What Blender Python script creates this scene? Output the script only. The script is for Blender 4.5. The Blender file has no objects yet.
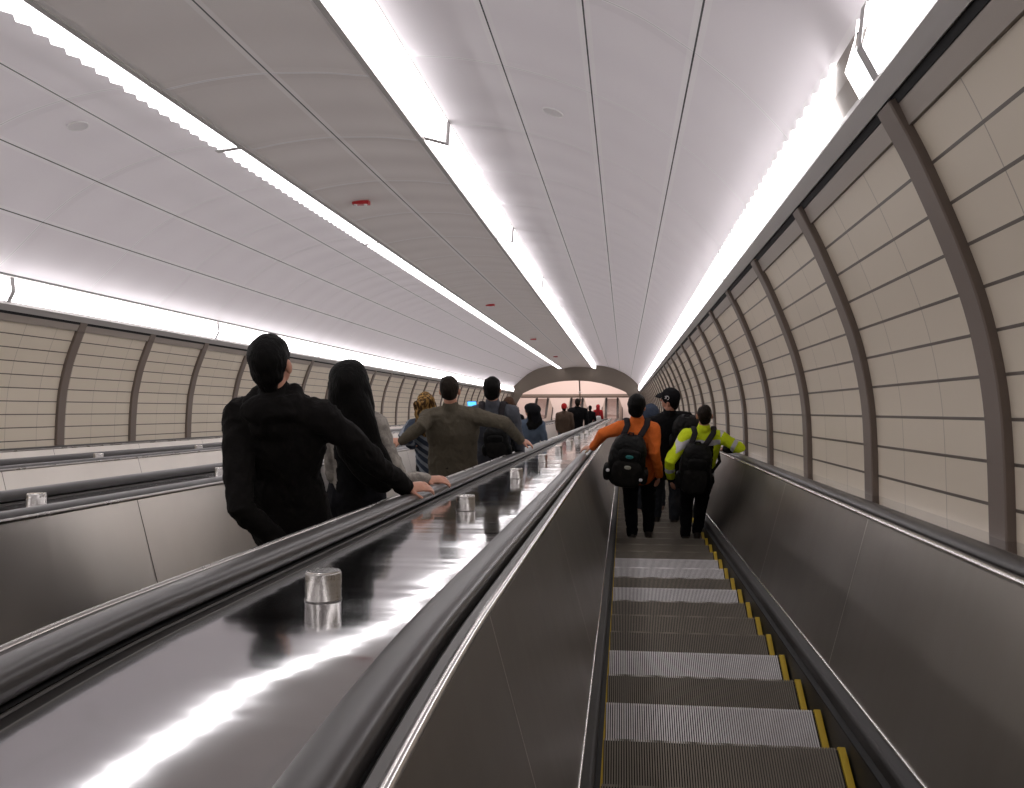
import bpy, bmesh, math, random
from mathutils import Vector, Matrix, noise
random.seed(7)
SC = bpy.context.scene
COL = SC.collection
# ------------------------------------------------------------------ frame of the place
# The tunnel runs 30 degrees downhill. x = across, y = along the slope (down), n = square to the slope.
SL = math.radians(30); CS, SN = math.cos(SL), math.sin(SL)
Z0 = 32.0
def W(x, y, n):
    return Vector((x, y*CS + n*SN, -y*SN + n*CS + Z0))
def WD(x, y, n):
    return Vector((x, y*CS + n*SN, -y*SN + n*CS))
# ------------------------------------------------------------------ camera
F = 909.0; PCX, PCY = 512.0, 384.0; VPX, VPY = 624.0, 411.0; ROLL = -0.005
ydir = Vector((VPX-PCX, VPY-PCY, F)).normalized()
up_ = Vector((math.sin(ROLL), -math.cos(ROLL), 0))
ndir = (up_ - ydir*up_.dot(ydir)).normalized()
xdir = ydir.cross(ndir)
if xdir.x < 0: xdir = -xdir
def c2s(v):   # camera frame (right, down, forward) -> slope frame
    return Vector((xdir.dot(v), ydir.dot(v), ndir.dot(v)))
cam_d = bpy.data.cameras.new('camera'); cam = bpy.data.objects.new('camera', cam_d); COL.objects.link(cam)
r_ = WD(*c2s(Vector((1, 0, 0)))); u_ = WD(*c2s(Vector((0, -1, 0)))); b_ = WD(*c2s(Vector((0, 0, -1))))
cam.matrix_world = Matrix(((r_.x, u_.x, b_.x, 0), (r_.y, u_.y, b_.y, 0), (r_.z, u_.z, b_.z, Z0), (0, 0, 0, 1)))
cam_d.sensor_fit = 'HORIZONTAL'; cam_d.sensor_width = 36; cam_d.lens = 36*F/1024
cam_d.shift_y = (PCY-394)/1024.0
cam_d.clip_start = 0.05; cam_d.clip_end = 300
SC.camera = cam
def at(px, py, **k):
    s = c2s(Vector((px-PCX, py-PCY, F)))
    (a, v), = k.items()
    return s * (v / s['xyn'.index(a)])
# ------------------------------------------------------------------ world, view
wd = bpy.data.worlds.new('world'); SC.world = wd; wd.use_nodes = True
wd.node_tree.nodes['Background'].inputs[0].default_value = (.55, .52, .52, 1)
wd.node_tree.nodes['Background'].inputs[1].default_value = 0.25
SC.view_settings.view_transform = 'Standard'; SC.view_settings.look = 'None'
SC.view_settings.gamma = 1; SC.view_settings.use_curve_mapping = False
SC.view_settings.exposure = 0.66
LAMP = 4.2
SC.cycles.max_bounces = 8; SC.cycles.diffuse_bounces = 5; SC.cycles.glossy_bounces = 4
SC.cycles.sample_clamp_indirect = 6
SC.cycles.use_denoising = True
# ------------------------------------------------------------------ materials
def mat(name, col, rough=.6, metal=0.0, emit=None, es=0, spec=None, coat=0, alpha=None):
    m = bpy.data.materials.new(name); m.use_nodes = True
    b = m.node_tree.nodes['Principled BSDF']
    b.inputs['Base Color'].default_value = (*col, 1)
    b.inputs['Roughness'].default_value = rough
    b.inputs['Metallic'].default_value = metal
    if spec is not None: b.inputs['Specular IOR Level'].default_value = spec
    if emit: b.inputs['Emission Color'].default_value = (*emit, 1); b.inputs['Emission Strength'].default_value = es
    if coat: b.inputs['Coat Weight'].default_value = coat
    return m
class G:
    """small node-graph helper"""
    def __init__(s, m): s.m = m; s.t = m.node_tree; s.b = s.t.nodes['Principled BSDF']
    def n(s, typ, **k):
        x = s.t.nodes.new(typ)
        for a, v in k.items(): setattr(x, a, v)
        return x
    def l(s, a, b): s.t.links.new(a, b)
    def math(s, op, a, b=None, c=None):
        x = s.n('ShaderNodeMath', operation=op)
        for i, v in enumerate((a, b, c)):
            if v is None: continue
            if isinstance(v, (int, float)): x.inputs[i].default_value = v
            else: s.l(v, x.inputs[i])
        return x.outputs[0]
    def mix(s, f, a, b):
        x = s.n('ShaderNodeMix', data_type='RGBA')
        for i, v in ((0, f), (6, a), (7, b)):
            if isinstance(v, tuple): x.inputs[i].default_value = (*v, 1)
            elif isinstance(v, (int, float)): x.inputs[i].default_value = v
            else: s.l(v, x.inputs[i])
        return x.outputs[2]
    def noise(s, vec, scale, detail=3, rough=.5):
        x = s.n('ShaderNodeTexNoise'); x.inputs['Scale'].default_value = scale
        x.inputs['Detail'].default_value = detail; x.inputs['Roughness'].default_value = rough
        if vec is not None: s.l(vec, x.inputs['Vector'])
        return x.outputs[0]
    def mapping(s, vec, scale):
        x = s.n('ShaderNodeMapping'); x.inputs['Scale'].default_value = scale; s.l(vec, x.inputs['Vector']); return x.outputs[0]
    def bump(s, h, strength, dist):
        x = s.n('ShaderNodeBump'); x.inputs['Strength'].default_value = strength; x.inputs['Distance'].default_value = dist
        s.l(h, x.inputs['Height']); s.l(x.outputs[0], s.b.inputs['Normal']); return x
def uv(g):
    t = g.n('ShaderNodeTexCoord'); sp = g.n('ShaderNodeSeparateXYZ'); g.l(t.outputs['UV'], sp.inputs[0])
    return t.outputs['UV'], sp.outputs[0], sp.outputs[1]
def seamdist(g, v, per):
    """distance to the nearest multiple of per"""
    a = g.math('PINGPONG', v, per/2.0)
    # pingpong gives distance from the nearest multiple of per
    return a
# ceiling panels: u = metres along, v = panel number across + distance coded in second layer
def ceiling_mat(name, col, uoff):
    m = mat(name, col, .55, 0.0, spec=.35); g = G(m); U, u, v = uv(g)
    du = seamdist(g, g.math('ADD', u, -uoff), 1.84)
    dv = g.math('MULTIPLY', seamdist(g, v, 1.0), .8)
    n = g.noise(g.mapping(U, (.6, 1.2, 1)), 2.0, 3)
    c0 = g.mix(g.math('MULTIPLY', n, .25), col, tuple(c*.86 for c in col))
    band = g.math('LESS_THAN', dv, .05)
    c0 = g.mix(g.math('MULTIPLY', band, .45), c0, (.92, .90, .90))
    line = g.math('LESS_THAN', du, .018)
    c0 = g.mix(line, c0, (.96, .94, .95))
    line2 = g.math('LESS_THAN', du, .0055)
    c0 = g.mix(g.math('MULTIPLY', line2, .45), c0, (.25, .23, .24))
    seam = g.math('LESS_THAN', dv, .0065)
    c0 = g.mix(seam, c0, (.03, .03, .032))
    g.l(c0, g.b.inputs['Base Color'])
    h = g.math('MINIMUM', g.math('MULTIPLY', du, 8), 1.0)
    # panels billow slightly between their seams
    h2 = g.math('ADD', g.math('MULTIPLY', g.math('SINE', g.math('MULTIPLY', g.math('ADD', u, -uoff), 2*math.pi/1.84*2)), .5), g.math('MULTIPLY', h, .4))
    g.bump(h2, 1.0, .022)
    return m
M = {}
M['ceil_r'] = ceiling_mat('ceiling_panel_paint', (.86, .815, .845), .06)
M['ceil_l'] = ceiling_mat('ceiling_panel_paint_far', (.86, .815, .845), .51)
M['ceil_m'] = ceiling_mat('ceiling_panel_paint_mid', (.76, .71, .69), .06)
def tile_mat():
    m = mat('cream_wall_tile', (.60, .54, .46), .38, 0, spec=.45); g = G(m); U, u, v = uv(g)
    per = 1.84/3
    du = seamdist(g, g.math('ADD', u, -.04), per); dv = seamdist(g, g.math('ADD', v, -.058), .1695)
    cell = g.n('ShaderNodeCombineXYZ')
    g.l(g.math('FLOOR', g.math('DIVIDE', g.math('ADD', u, -.04), per)), cell.inputs[0]); g.l(g.math('FLOOR', g.math('DIVIDE', g.math('ADD', v, -.058), .1695)), cell.inputs[1])
    wn = g.n('ShaderNodeTexWhiteNoise', noise_dimensions='2D'); g.l(cell.outputs[0], wn.inputs[0])
    c = g.mix(g.math('MULTIPLY', wn.outputs[0], .5), (.66, .585, .475), (.61, .54, .435))
    c = g.mix(g.math('MULTIPLY', g.noise(U, 3.0), .35), c, (.58, .51, .41))
    c = g.mix(g.math('MULTIPLY', g.math('LESS_THAN', du, .0035), .75), c, (.25, .21, .17))
    c = g.mix(g.math('LESS_THAN', dv, .0068), c, (.10, .08, .065))
    g.l(c, g.b.inputs['Base Color'])
    g.bump(g.math('MINIMUM', g.math('MULTIPLY', dv, 60), 1.0), .15, .003)
    return m
M['tile'] = tile_mat()
def steel(name, col, rough, aniso=0.0, wave=0.0, wscale=(1, 1, 1), wdist=.01, brush=.0, stripes=0):
    m = mat(name, col, rough, 1.0); g = G(m)
    t = g.n('ShaderNodeTexCoord'); U = t.outputs['UV']
    g.b.inputs['Anisotropic'].default_value = aniso
    br = g.noise(g.mapping(U, (300, 1.5, 1)), 1.0, 2)
    cl = g.noise(U, 1.7, 4, .6)
    r = g.math('ADD', g.math('MULTIPLY', cl, .16), rough-.08)
    r = g.math('ADD', r, g.math('MULTIPLY', br, brush))
    g.l(r, g.b.inputs['Roughness'])
    c = g.mix(g.math('MULTIPLY', cl, .5), col, tuple(x*.78 for x in col)); g.l(c, g.b.inputs['Base Color'])
    if wave:
        h = g.math('MULTIPLY', g.noise(g.mapping(U, wscale), 1.0, 1), wdist)
        if stripes: h = g.math('ADD', h, g.math('MULTIPLY', g.noise(g.mapping(U, (9, .25, 1)), 1.0, 1), stripes))
        g.bump(h, 1.0, 1.0)
    if aniso:
        tn = g.n('ShaderNodeTangent', direction_type='UV_MAP', uv_map='uv'); g.l(tn.outputs[0], g.b.inputs['Tangent']); g.b.inputs['Anisotropic Rotation'].default_value = .25
    return m
M['deck'] = steel('brushed_deck_steel', (.62, .615, .625), .075, .0, 1.0, (1.9, 1.4, 1), .0040, .03, stripes=.0006)
M['panel'] = steel('brushed_panel_steel', (.60, .56, .51), .33, .75, 1.0, (2.0, .35, 1), .006, .04, stripes=.0012)  # reflected wall light on the farther lanes is put into this lighter base colour
M['panel_shaded'] = steel('shaded_panel_steel', (.27, .245, .215), .33, .75, 1.0, (2.0, .35, 1), .006, .04, stripes=.0012)  # same panel steel; the nearest lane's dark reflections are put into its colour
M['cap'] = steel('dark_satin_steel', (.33, .31, .29), .28)
M['bright'] = mat('polished_steel_edge', (.80, .78, .75), .18, 1.0)
M['joint_light'] = mat('bright_joint', (.75, .72, .68), .3, .9)
M['joint_dark'] = mat('dark_joint', (.06, .055, .05), .6, .3)
M['rubber'] = mat('handrail_rubber', (.040, .036, .034), .36, 0, spec=.38, coat=.0)
M['groove'] = mat('dark_groove', (.012, .011, .011), .7)
M['brush'] = mat('skirt_brush', (.012, .012, .012), .8)
M['skirt'] = mat('skirt_coating', (.022, .020, .019), .55, .2)
M['capdark'] = mat('dark_cap', (.055, .050, .046), .42, .3)
M['cast'] = steel('bollard_steel', (.42, .40, .38), .22, .0, 0, brush=.12)
M['rib'] = mat('bronze_grey_rib', (.165, .130, .108), .5, .15)
M['trimgrey'] = mat('light_trim', (.40, .38, .365), .5, .2)
M['trimdark'] = mat('warm_grey_trim', (.30, .26, .225), .5, .1)
M['black'] = mat('black_gap', (.008, .008, .009), .9)
M['portal'] = mat('portal_plaster', (.165, .135, .11), .55)
M['lens'] = mat('lamp_lens', (.9, .9, .9), .4, 0, emit=(1.0, .965, .98), es=LAMP)
M['lens_side'] = mat('lamp_lens_side', (.9, .9, .9), .4, 0, emit=(1.0, .965, .98), es=LAMP*.25)
M['lensgap'] = mat('lamp_end_plate', (.45, .43, .43), .5)
M['red'] = mat('red_enamel', (.42, .01, .015), .35)
M['white'] = mat('white_plastic', (.75, .73, .73), .4)
M['yellow'] = mat('yellow_edge', (.50, .34, .02), .6)
M['hallfloor'] = mat('hall_granite', (.72, .62, .58), .45)
M['hallwall'] = mat('hall_wall', (.78, .68, .64), .6)
def step_mat(name, col, rough, metal):
    m = mat(name, col, rough, metal); g = G(m); t = g.n('ShaderNodeTexCoord')
    n = g.noise(g.mapping(t.outputs['Object'], (9, 9, 9)), 1.0, 4, .7)
    info = g.n('ShaderNodeObjectInfo')
    k = g.math('MULTIPLY', g.math('ADD', g.math('MULTIPLY', n, .7), g.math('MULTIPLY', info.outputs['Random'], .25)), 1.0)
    c = g.mix(k, col, tuple(x*.5 for x in col)); g.l(c, g.b.inputs['Base Color'])
    return m
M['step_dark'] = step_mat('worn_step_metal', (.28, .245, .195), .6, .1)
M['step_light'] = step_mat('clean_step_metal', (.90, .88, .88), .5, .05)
M['step_base'] = mat('step_groove', (.012, .011, .010), .9)
def cloth(name, col, rough=.9, amp=.3, scale=90, col2=None, bands=None, sheen=.0):
    m = mat(name, col, rough, 0, spec=.12 if sum(col) < .3 else .25); g = G(m); t = g.n('ShaderNodeTexCoord'); O = t.outputs['Object']
    n = g.noise(O, scale, 3, .6); c = g.mix(n, col, tuple(x*.65 for x in col))
    if col2:
        k = g.noise(g.mapping(O, (1, 1, 1)), 14, 5, .7)
        ramp = g.n('ShaderNodeValToRGB'); g.l(k, ramp.inputs[0]); ramp.color_ramp.elements[0].position = .42; ramp.color_ramp.elements[1].position = .58
        c = g.mix(ramp.outputs[0], c, col2)
    if bands:
        sp = g.n('ShaderNodeSeparateXYZ'); g.l(O, sp.inputs[0])
        v = g.math('ADD', g.math('MULTIPLY', sp.outputs[0], bands[1]), g.math('MULTIPLY', sp.outputs[2], bands[2]))
        w = g.math('GREATER_THAN', g.math('SINE', g.math('MULTIPLY', v, bands[0])), .2)
        c = g.mix(w, c, bands[3])
    g.l(c, g.b.inputs['Base Color'])
    f = g.noise(g.mapping(O, (1.0, 1.0, .6)), 11, 3, .5)
    h = g.math('ADD', g.math('MULTIPLY', f, 1.0), g.math('MULTIPLY', n, .06))
    g.bump(h, amp, .05)
    return m
def skin_mat():
    m = mat('skin', (.50, .26, .17), .5, 0, spec=.35); g = G(m); t = g.n('ShaderNodeTexCoord')
    n = g.noise(t.outputs['Object'], 22, 3); g.l(g.mix(n, (.52, .27, .18), (.40, .19, .13)), g.b.inputs['Base Color'])
    g.b.inputs['Subsurface Weight'].default_value = .05
    return m
M['skin'] = skin_mat()
def hair_mat(name, col, col2=None):
    m = mat(name, col, .62, 0, spec=.10); g = G(m); t = g.n('ShaderNodeTexCoord')
    n = g.noise(g.mapping(t.outputs['Object'], (60, 60, 9)), 1.0, 3, .6)
    c = g.mix(n, col, tuple(x*.5 for x in col) if col2 is None else col2)
    if col2 is not None:
        ramp = g.n('ShaderNodeValToRGB'); k = g.noise(g.mapping(t.outputs['Object'], (45, 45, 12)), 1.0, 3, .6); g.l(k, ramp.inputs[0])
        ramp.color_ramp.elements[0].position = .45; ramp.color_ramp.elements[1].position = .6
        c = g.mix(ramp.outputs[0], col, col2)
    g.l(c, g.b.inputs['Base Color']); g.bump(n, .6, .02)
    return m
M['hair_black'] = hair_mat('black_hair', (.0055, .005, .0045))
M['hair_dark'] = hair_mat('dark_brown_hair', (.020, .014, .010))
M['hair_high'] = hair_mat('highlighted_hair', (.05, .026, .012), (.38, .22, .07))
M['hair_brown'] = hair_mat('brown_hair', (.085, .042, .024))
# ------------------------------------------------------------------ mesh helpers
def link(name, me, parent=None):
    o = bpy.data.objects.new(name, me); COL.objects.link(o)
    if parent is not None: o.parent = parent
    return o
def tag(o, label=None, cat=None, group=None, kind=None):
    if label: o['label'] = label
    if cat: o['category'] = cat
    if group: o['group'] = group
    if kind: o['kind'] = kind
    return o
def empty(name, loc, label=None, cat=None, group=None):
    o = bpy.data.objects.new(name, None); o.empty_display_size = .1; COL.objects.link(o); o.location = loc
    return tag(o, label, cat, group)
class MB:
    """mesh builder: verts, faces with uv and material slot"""
    def __init__(s): s.v = []; s.f = []; s.uv = []; s.mi = []
    def quad(s, pts, uvs=None, mi=0):
        i = len(s.v); s.v += [tuple(p) for p in pts]; s.f.append(tuple(range(i, i+len(pts)))); s.uv.append(uvs or [(0, 0)]*len(pts)); s.mi.append(mi)
    def box(s, c, h, mi=0, fn=None):
        """axis box, fn maps (x,y,z)->world point"""
        fn = fn or (lambda x, y, z: (x, y, z))
        x0, x1, y0, y1, z0, z1 = c[0]-h[0], c[0]+h[0], c[1]-h[1], c[1]+h[1], c[2]-h[2], c[2]+h[2]
        P = [(x0, y0, z0), (x1, y0, z0), (x1, y1, z0), (x0, y1, z0), (x0, y0, z1), (x1, y0, z1), (x1, y1, z1), (x0, y1, z1)]
        i = len(s.v); s.v += [tuple(fn(*p)) for p in P]
        for f in ((0, 3, 2, 1), (4, 5, 6, 7), (0, 1, 5, 4), (1, 2, 6, 5), (2, 3, 7, 6), (3, 0, 4, 7)):
            s.f.append(tuple(i+k for k in f))
            s.uv.append([(P[k][1]+P[k][0]*.3, P[k][2]+P[k][0]) for k in f]); s.mi.append(mi)
    def lathe(s, prof, fn, seg=28, mi=0):
        """prof: list of (r, z)"""
        i = len(s.v)
        for r, z in prof:
            for k in range(seg):
                a = 2*math.pi*k/seg; s.v.append(tuple(fn(r*math.cos(a), r*math.sin(a), z)))
        for j in range(len(prof)-1):
            for k in range(seg):
                k2 = (k+1) % seg
                s.f.append((i+j*seg+k, i+j*seg+k2, i+(j+1)*seg+k2, i+(j+1)*seg+k))
                s.uv.append([(k/seg, j), ((k+1)/seg, j), ((k+1)/seg, j+1), (k/seg, j+1)]); s.mi.append(mi)
        for j, rev in ((0, True), (len(prof)-1, False)):
            ring = [i+j*seg+k for k in range(seg)]
            if rev: ring.reverse()
            s.f.append(tuple(ring)); s.uv.append([(0, 0)]*seg); s.mi.append(mi)
    def mesh(s, name, mats, smooth=False):
        me = bpy.data.meshes.new(name); me.from_pydata(s.v, [], s.f)
        for m in mats: me.materials.append(m)
        ul = me.uv_layers.new(name='uv'); flat = [c for f in s.uv for p in f for c in p]; ul.data.foreach_set('uv', flat)
        me.polygons.foreach_set('material_index', s.mi)
        me.polygons.foreach_set('use_smooth', [smooth]*len(s.f))
        me.update(); return me
    def build(s, name, mats, parent=None, smooth=False):
        if not isinstance(mats, (list, tuple)): mats = [mats]
        return link(name, s.mesh(name, mats, smooth), parent)
NP = -1.347          # step line
YEND = 59.4; RHO = 3.0
def dip(y): return .045*max(0.0, 2.2-y)**2 if y > 0 else .045*(4.84+4.4*(-y))
def path(s):
    """escalator path: s along, returns (y, n, ty, tn, ny, nn) in slope frame at the step line"""
    if s <= YEND: return (s, NP-dip(s), 0.0, 1.0) if s < 2.2 else (s, NP, 0.0, 1.0)
    a = (s-YEND)/RHO
    if a <= SL: return (YEND+RHO*math.sin(a), NP+RHO*(1-math.cos(a)), -math.sin(a), math.cos(a))
    d = s-YEND-RHO*SL
    return (YEND+RHO*SN+d*CS, NP+RHO*(1-CS)+d*SN, -SN, CS)
def PW(x, s, n):
    """point of the escalator frame; n still measured so that NP is the step line"""
    y, q, ay, an = path(s); h = n-NP
    return W(x, y+ay*h, q+an*h)
SAMP_LANE = [-2, -1, 0]+[.15*k for k in range(1, 16)]+[2.4, 3, 5, 8, 12, 17, 23, 30, 38, 46, 53, 57, 59.4, 59.8, 60.2, 60.6, 61.0, 63.15]
def sweep(mb, prof, samp, fn, mi=0, closed=False, uoff=0, vs=None, caps=False):
    """prof [(x,n)] swept along samp; uv u = along, v = arc length (or vs)"""
    pr = list(prof) + ([prof[0]] if closed else [])
    if vs is None:
        vs = [0.0]
        for a, b in zip(pr, pr[1:]): vs.append(vs[-1]+math.hypot(b[0]-a[0], b[1]-a[1]))
    i0 = len(mb.v); n = len(pr)
    for s in samp:
        for x, q in pr: mb.v.append(tuple(fn(x, s, q)))
    for j in range(len(samp)-1):
        for k in range(n-1):
            a, b, c, d = i0+j*n+k, i0+j*n+k+1, i0+(j+1)*n+k+1, i0+(j+1)*n+k
            mb.f.append((a, d, c, b)); mb.uv.append([(samp[j], vs[k]), (samp[j+1], vs[k]), (samp[j+1], vs[k+1]), (samp[j], vs[k+1])]); mb.mi.append(mi)
    if caps and closed:
        for j in (0, len(samp)-1):
            mb.f.append(tuple(i0+j*n+k for k in range(n-1))); mb.uv.append([(0, 0)]*(n-1)); mb.mi.append(mi)
def spline(pts, m=6):
    """Catmull-Rom through pts"""
    out = []; P = [pts[0]]+list(pts)+[pts[-1]]
    for i in range(1, len(P)-2):
        for k in range(m):
            t = k/m; a, b, c, d = P[i-1], P[i], P[i+1], P[i+2]
            out.append(tuple(.5*((2*b[q])+(-a[q]+c[q])*t+(2*a[q]-5*b[q]+4*c[q]-d[q])*t*t+(-a[q]+3*b[q]-3*c[q]+d[q])*t**3) for q in (0, 1)))
    out.append(tuple(pts[-1])); return out
ORD = ['first','second','third','fourth','fifth','sixth','seventh','eighth','ninth','tenth','eleventh','twelfth','thirteenth','fourteenth','fifteenth','sixteenth','seventeenth','eighteenth','nineteenth','twentieth','twenty-first','twenty-second','twenty-third','twenty-fourth','twenty-fifth','twenty-sixth']
# ------------------------------------------------------------------ tunnel shell
Y0T, Y1T = -7.0, 60.0
TS = [Y0T, 0, 8, 20, 34, 48, Y1T]
WR = spline([(1.07, 1.15), (1.158, .967), (1.284, .651), (1.372, .375), (1.426, .08), (1.443, -.214), (1.446, -.60)])
WL = spline([(-7.33, 1.20), (-7.415, .98), (-7.52, .69), (-7.585, .42), (-7.62, .213), (-7.645, -.15), (-7.652, -.60)])
def seam_profile(segs, m=7):
    """segs: list of panels, each a list of points; v runs 0..1 per panel"""
    allp = []; vs = []
    for k, sg in enumerate(segs):
        sp = spline(sg, m); L = [0]
        for a, b in zip(sp, sp[1:]): L.append(L[-1]+math.hypot(a[0]-b[0], a[1]-b[1]))
        for p, l in zip(sp, L):
            if allp and p == allp[-1]: continue
            allp.append(p); vs.append(k+l/L[-1])
    return allp, vs
def struct(o): o['kind'] = 'structure'; return o
mb = MB(); sweep(mb, WR[::-1], TS, W); struct(mb.build('wall_right', M['tile'], smooth=True))
mb = MB(); sweep(mb, WL[::-1], TS, W); struct(mb.build('wall_left', M['tile'], smooth=True))
cr, vr = seam_profile([[(-1.79, 3.0), (-1.36, 2.955), (-.99, 2.878)], [(-.99, 2.878), (-.62, 2.765), (-.25, 2.61)], [(-.25, 2.61), (.10, 2.43), (.435, 2.188)], [(.435, 2.188), (.70, 1.955), (.90, 1.74), (1.0, 1.61)]])
mb = MB(); sweep(mb, cr, TS, W, vs=[v+.0 for v in vr]); struct(mb.build('ceiling', M['ceil_r'], smooth=True))
cl, vl = seam_profile([[(-7.26, 1.64), (-7.0, 1.87), (-6.66, 2.19)], [(-6.66, 2.19), (-6.34, 2.44), (-6.0, 2.645)], [(-6.0, 2.645), (-5.61, 2.81), (-5.19, 2.93)], [(-5.19, 2.93), (-4.85, 2.99), (-4.50, 3.02)]])
mb = MB(); sweep(mb, cl, TS, W, vs=vl); struct(mb.build('ceiling', M['ceil_l'], smooth=True))
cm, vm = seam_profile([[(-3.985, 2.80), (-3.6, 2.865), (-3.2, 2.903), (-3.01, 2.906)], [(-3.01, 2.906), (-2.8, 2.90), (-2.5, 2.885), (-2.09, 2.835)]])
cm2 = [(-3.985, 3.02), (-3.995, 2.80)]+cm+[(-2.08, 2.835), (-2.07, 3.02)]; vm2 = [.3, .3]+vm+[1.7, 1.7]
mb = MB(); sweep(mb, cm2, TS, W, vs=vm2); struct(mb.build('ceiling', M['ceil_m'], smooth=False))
# edge trims of the lowered middle panel
k = 0
def trim(name_n, prof, m, closed=True, samp=TS, smooth=False):
    mb = MB(); sweep(mb, prof, samp, W, closed=closed); return struct(mb.build('trim_%d' % name_n, m, smooth=smooth))
trim(1, [(-2.115, 2.828), (-2.055, 2.818), (-2.055, 2.85), (-2.115, 2.86)], M['trimgrey'])
trim(2, [(-3.975, 2.79), (-4.03, 2.785), (-4.03, 2.82), (-3.975, 2.825)], M['trimgrey'])
# lamp trough tops
mb = MB(); sweep(mb, [(-2.08, 3.05), (-1.78, 3.012)], TS, W); struct(mb.build('trim_3', M['trimgrey']))
mb = MB(); sweep(mb, [(-4.52, 3.03), (-3.98, 3.03)], TS, W); struct(mb.build('trim_4', M['trimgrey']))
# right hand lamp ledge : lip, black gap, warm band
def ledge(n0, sgn, ox):
    X = lambda x: ox+sgn*x
    trim(n0, [(X(1.055), 1.265), (X(1.075), 1.30), (X(1.005), 1.34), (X(.975), 1.275), (X(1.02), 1.205), (X(1.04), 1.215)], M['trimgrey'])
    trim(n0+1, [(X(1.03), 1.21), (X(1.045), 1.175), (X(1.16), 1.18), (X(1.14), 1.27)], M['black'])
    trim(n0+2, [(X(1.045), 1.185), (X(1.085), 1.09), (X(1.15), 1.10), (X(1.13), 1.20)], M['trimdark'])
    mb = MB(); sweep(mb, [(X(.995), 1.62), (X(1.10), 1.62), (X(1.13), 1.25)], TS, W); struct(mb.build('trim_%d' % (n0+3), M['trimgrey']))
ledge(5, 1, 0)
ledge(9, -1, -6.26)
# wall ribs
def rib(y, prof, sgn, n):
    """rib following the wall profile, .20 wide, .055 deep, with a bevelled face"""
    pts = prof; nr = []
    for i, p in enumerate(pts):
        a = pts[max(0, i-1)]; b = pts[min(len(pts)-1, i+1)]; d = Vector((b[0]-a[0], b[1]-a[1])).normalized()
        nr.append((-d.y*sgn, d.x*sgn))
    mb = MB(); sec = [(-.082, 0), (-.082, .032), (-.076, .038), (.076, .038), (.082, .032), (.082, 0)]
    m = len(sec)
    for p, q in zip(pts, nr):
        for dy, dn in sec: mb.v.append(tuple(W(p[0]+q[0]*dn, y+dy, p[1]+q[1]*dn)))
    for i in range(len(pts)-1):
        for j in range(m-1):
            a = i*m+j; mb.f.append((a, a+1, a+m+1, a+m)); mb.uv.append([(0, 0)]*4); mb.mi.append(0)
    return struct(mb.build('trim_%d' % n, M['rib']))
RR = [p for p in WR if -.50 <= p[1] <= 1.16]; RL = [p for p in WL if -.50 <= p[1] <= 1.20]
RR = [(1.045, 1.20)]+RR+[(1.445, -.50)]; RL = [(-7.315, 1.235)]+RL+[(-7.651, -.50)]
num = 20
y = 3.68-1.84*4
while y < 59.8:
    rib(y, RR, -1, num); num += 1; y += 1.84
y = 11.55-1.84*8
while y < 59.8:
    rib(y, RL, 1, num); num += 1; y += 1.84
# unseen back wall added behind the viewer to shield off background light, and ground slab under the machines
mb = MB(); mb.box((-3.1, Y0T-.1, 0.6), (4.9, .1, 2.7), fn=W); struct(mb.build('wall_back_shield', M['portal']))
mb = MB(); mb.box((-3.1, 26.5, -1.95), (4.9, 33.5, .1), fn=W); struct(mb.build('floor', M['groove']))
# ------------------------------------------------------------------ portal at the lower end and the hall beyond
outer = [(1.30, -1.7), (1.446, -.5), (1.426, .08), (1.284, .651), (1.07, 1.15), (1.0, 1.61), (.78, 1.87), (.435, 2.188), (-.25, 2.61), (-.99, 2.878), (-1.79, 2.98), (-2.09, 2.90), (-3.01, 2.95), (-3.98, 2.90), (-4.5, 3.0), (-5.19, 2.93), (-6.0, 2.645), (-6.66, 2.19), (-7.26, 1.64), (-7.33, 1.2), (-7.52, .69), (-7.62, .213), (-7.65, -.5), (-7.5, -1.7)]
def innerp(t):
    # flat arch, t 0..1 from right to left
    xr, xl = .50, -6.95
    x = xr+(xl-xr)*t
    k = (t-.5)*2
    q = 2.02-.98*abs(k)**2.1
    return x, q
inn = []
cum = [0]
for a, b in zip(outer, outer[1:]): cum.append(cum[-1]+math.hypot(b[0]-a[0], b[1]-a[1]))
for i, (o, c) in enumerate(zip(outer, cum)):
    t = (o[0]-1.446)/(-7.65-1.446); t = min(1, max(0, t))
    if i < 4: inn.append(((1.25, 1.22, 1.0, .62)[i], (-1.7, -.5, .08, .60)[i]))
    elif i > len(outer)-5: inn.append(((-7.0, -7.25, -7.4, -7.4)[i-len(outer)+4], (.69, .213, -.5, -1.7)[i-len(outer)+4]))
    else:
        x, q = innerp(t); inn.append((x, min(q, o[1]-.02)))
mb = MB()
for i in range(len(outer)-1):
    a, b, c, d = outer[i], outer[i+1], inn[i+1], inn[i]
    mb.quad([W(a[0], 59.9, a[1]+.03), W(d[0], 60.25, d[1]), W(c[0], 60.25, c[1]), W(b[0], 59.9, b[1]+.03)])
    mb.quad([W(d[0], 60.25, d[1]), W(d[0], 60.9, d[1]+.1), W(c[0], 60.9, c[1]+.1), W(c[0], 60.25, c[1])])
struct(mb.build('trim_17', M['portal'], smooth=True))
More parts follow.
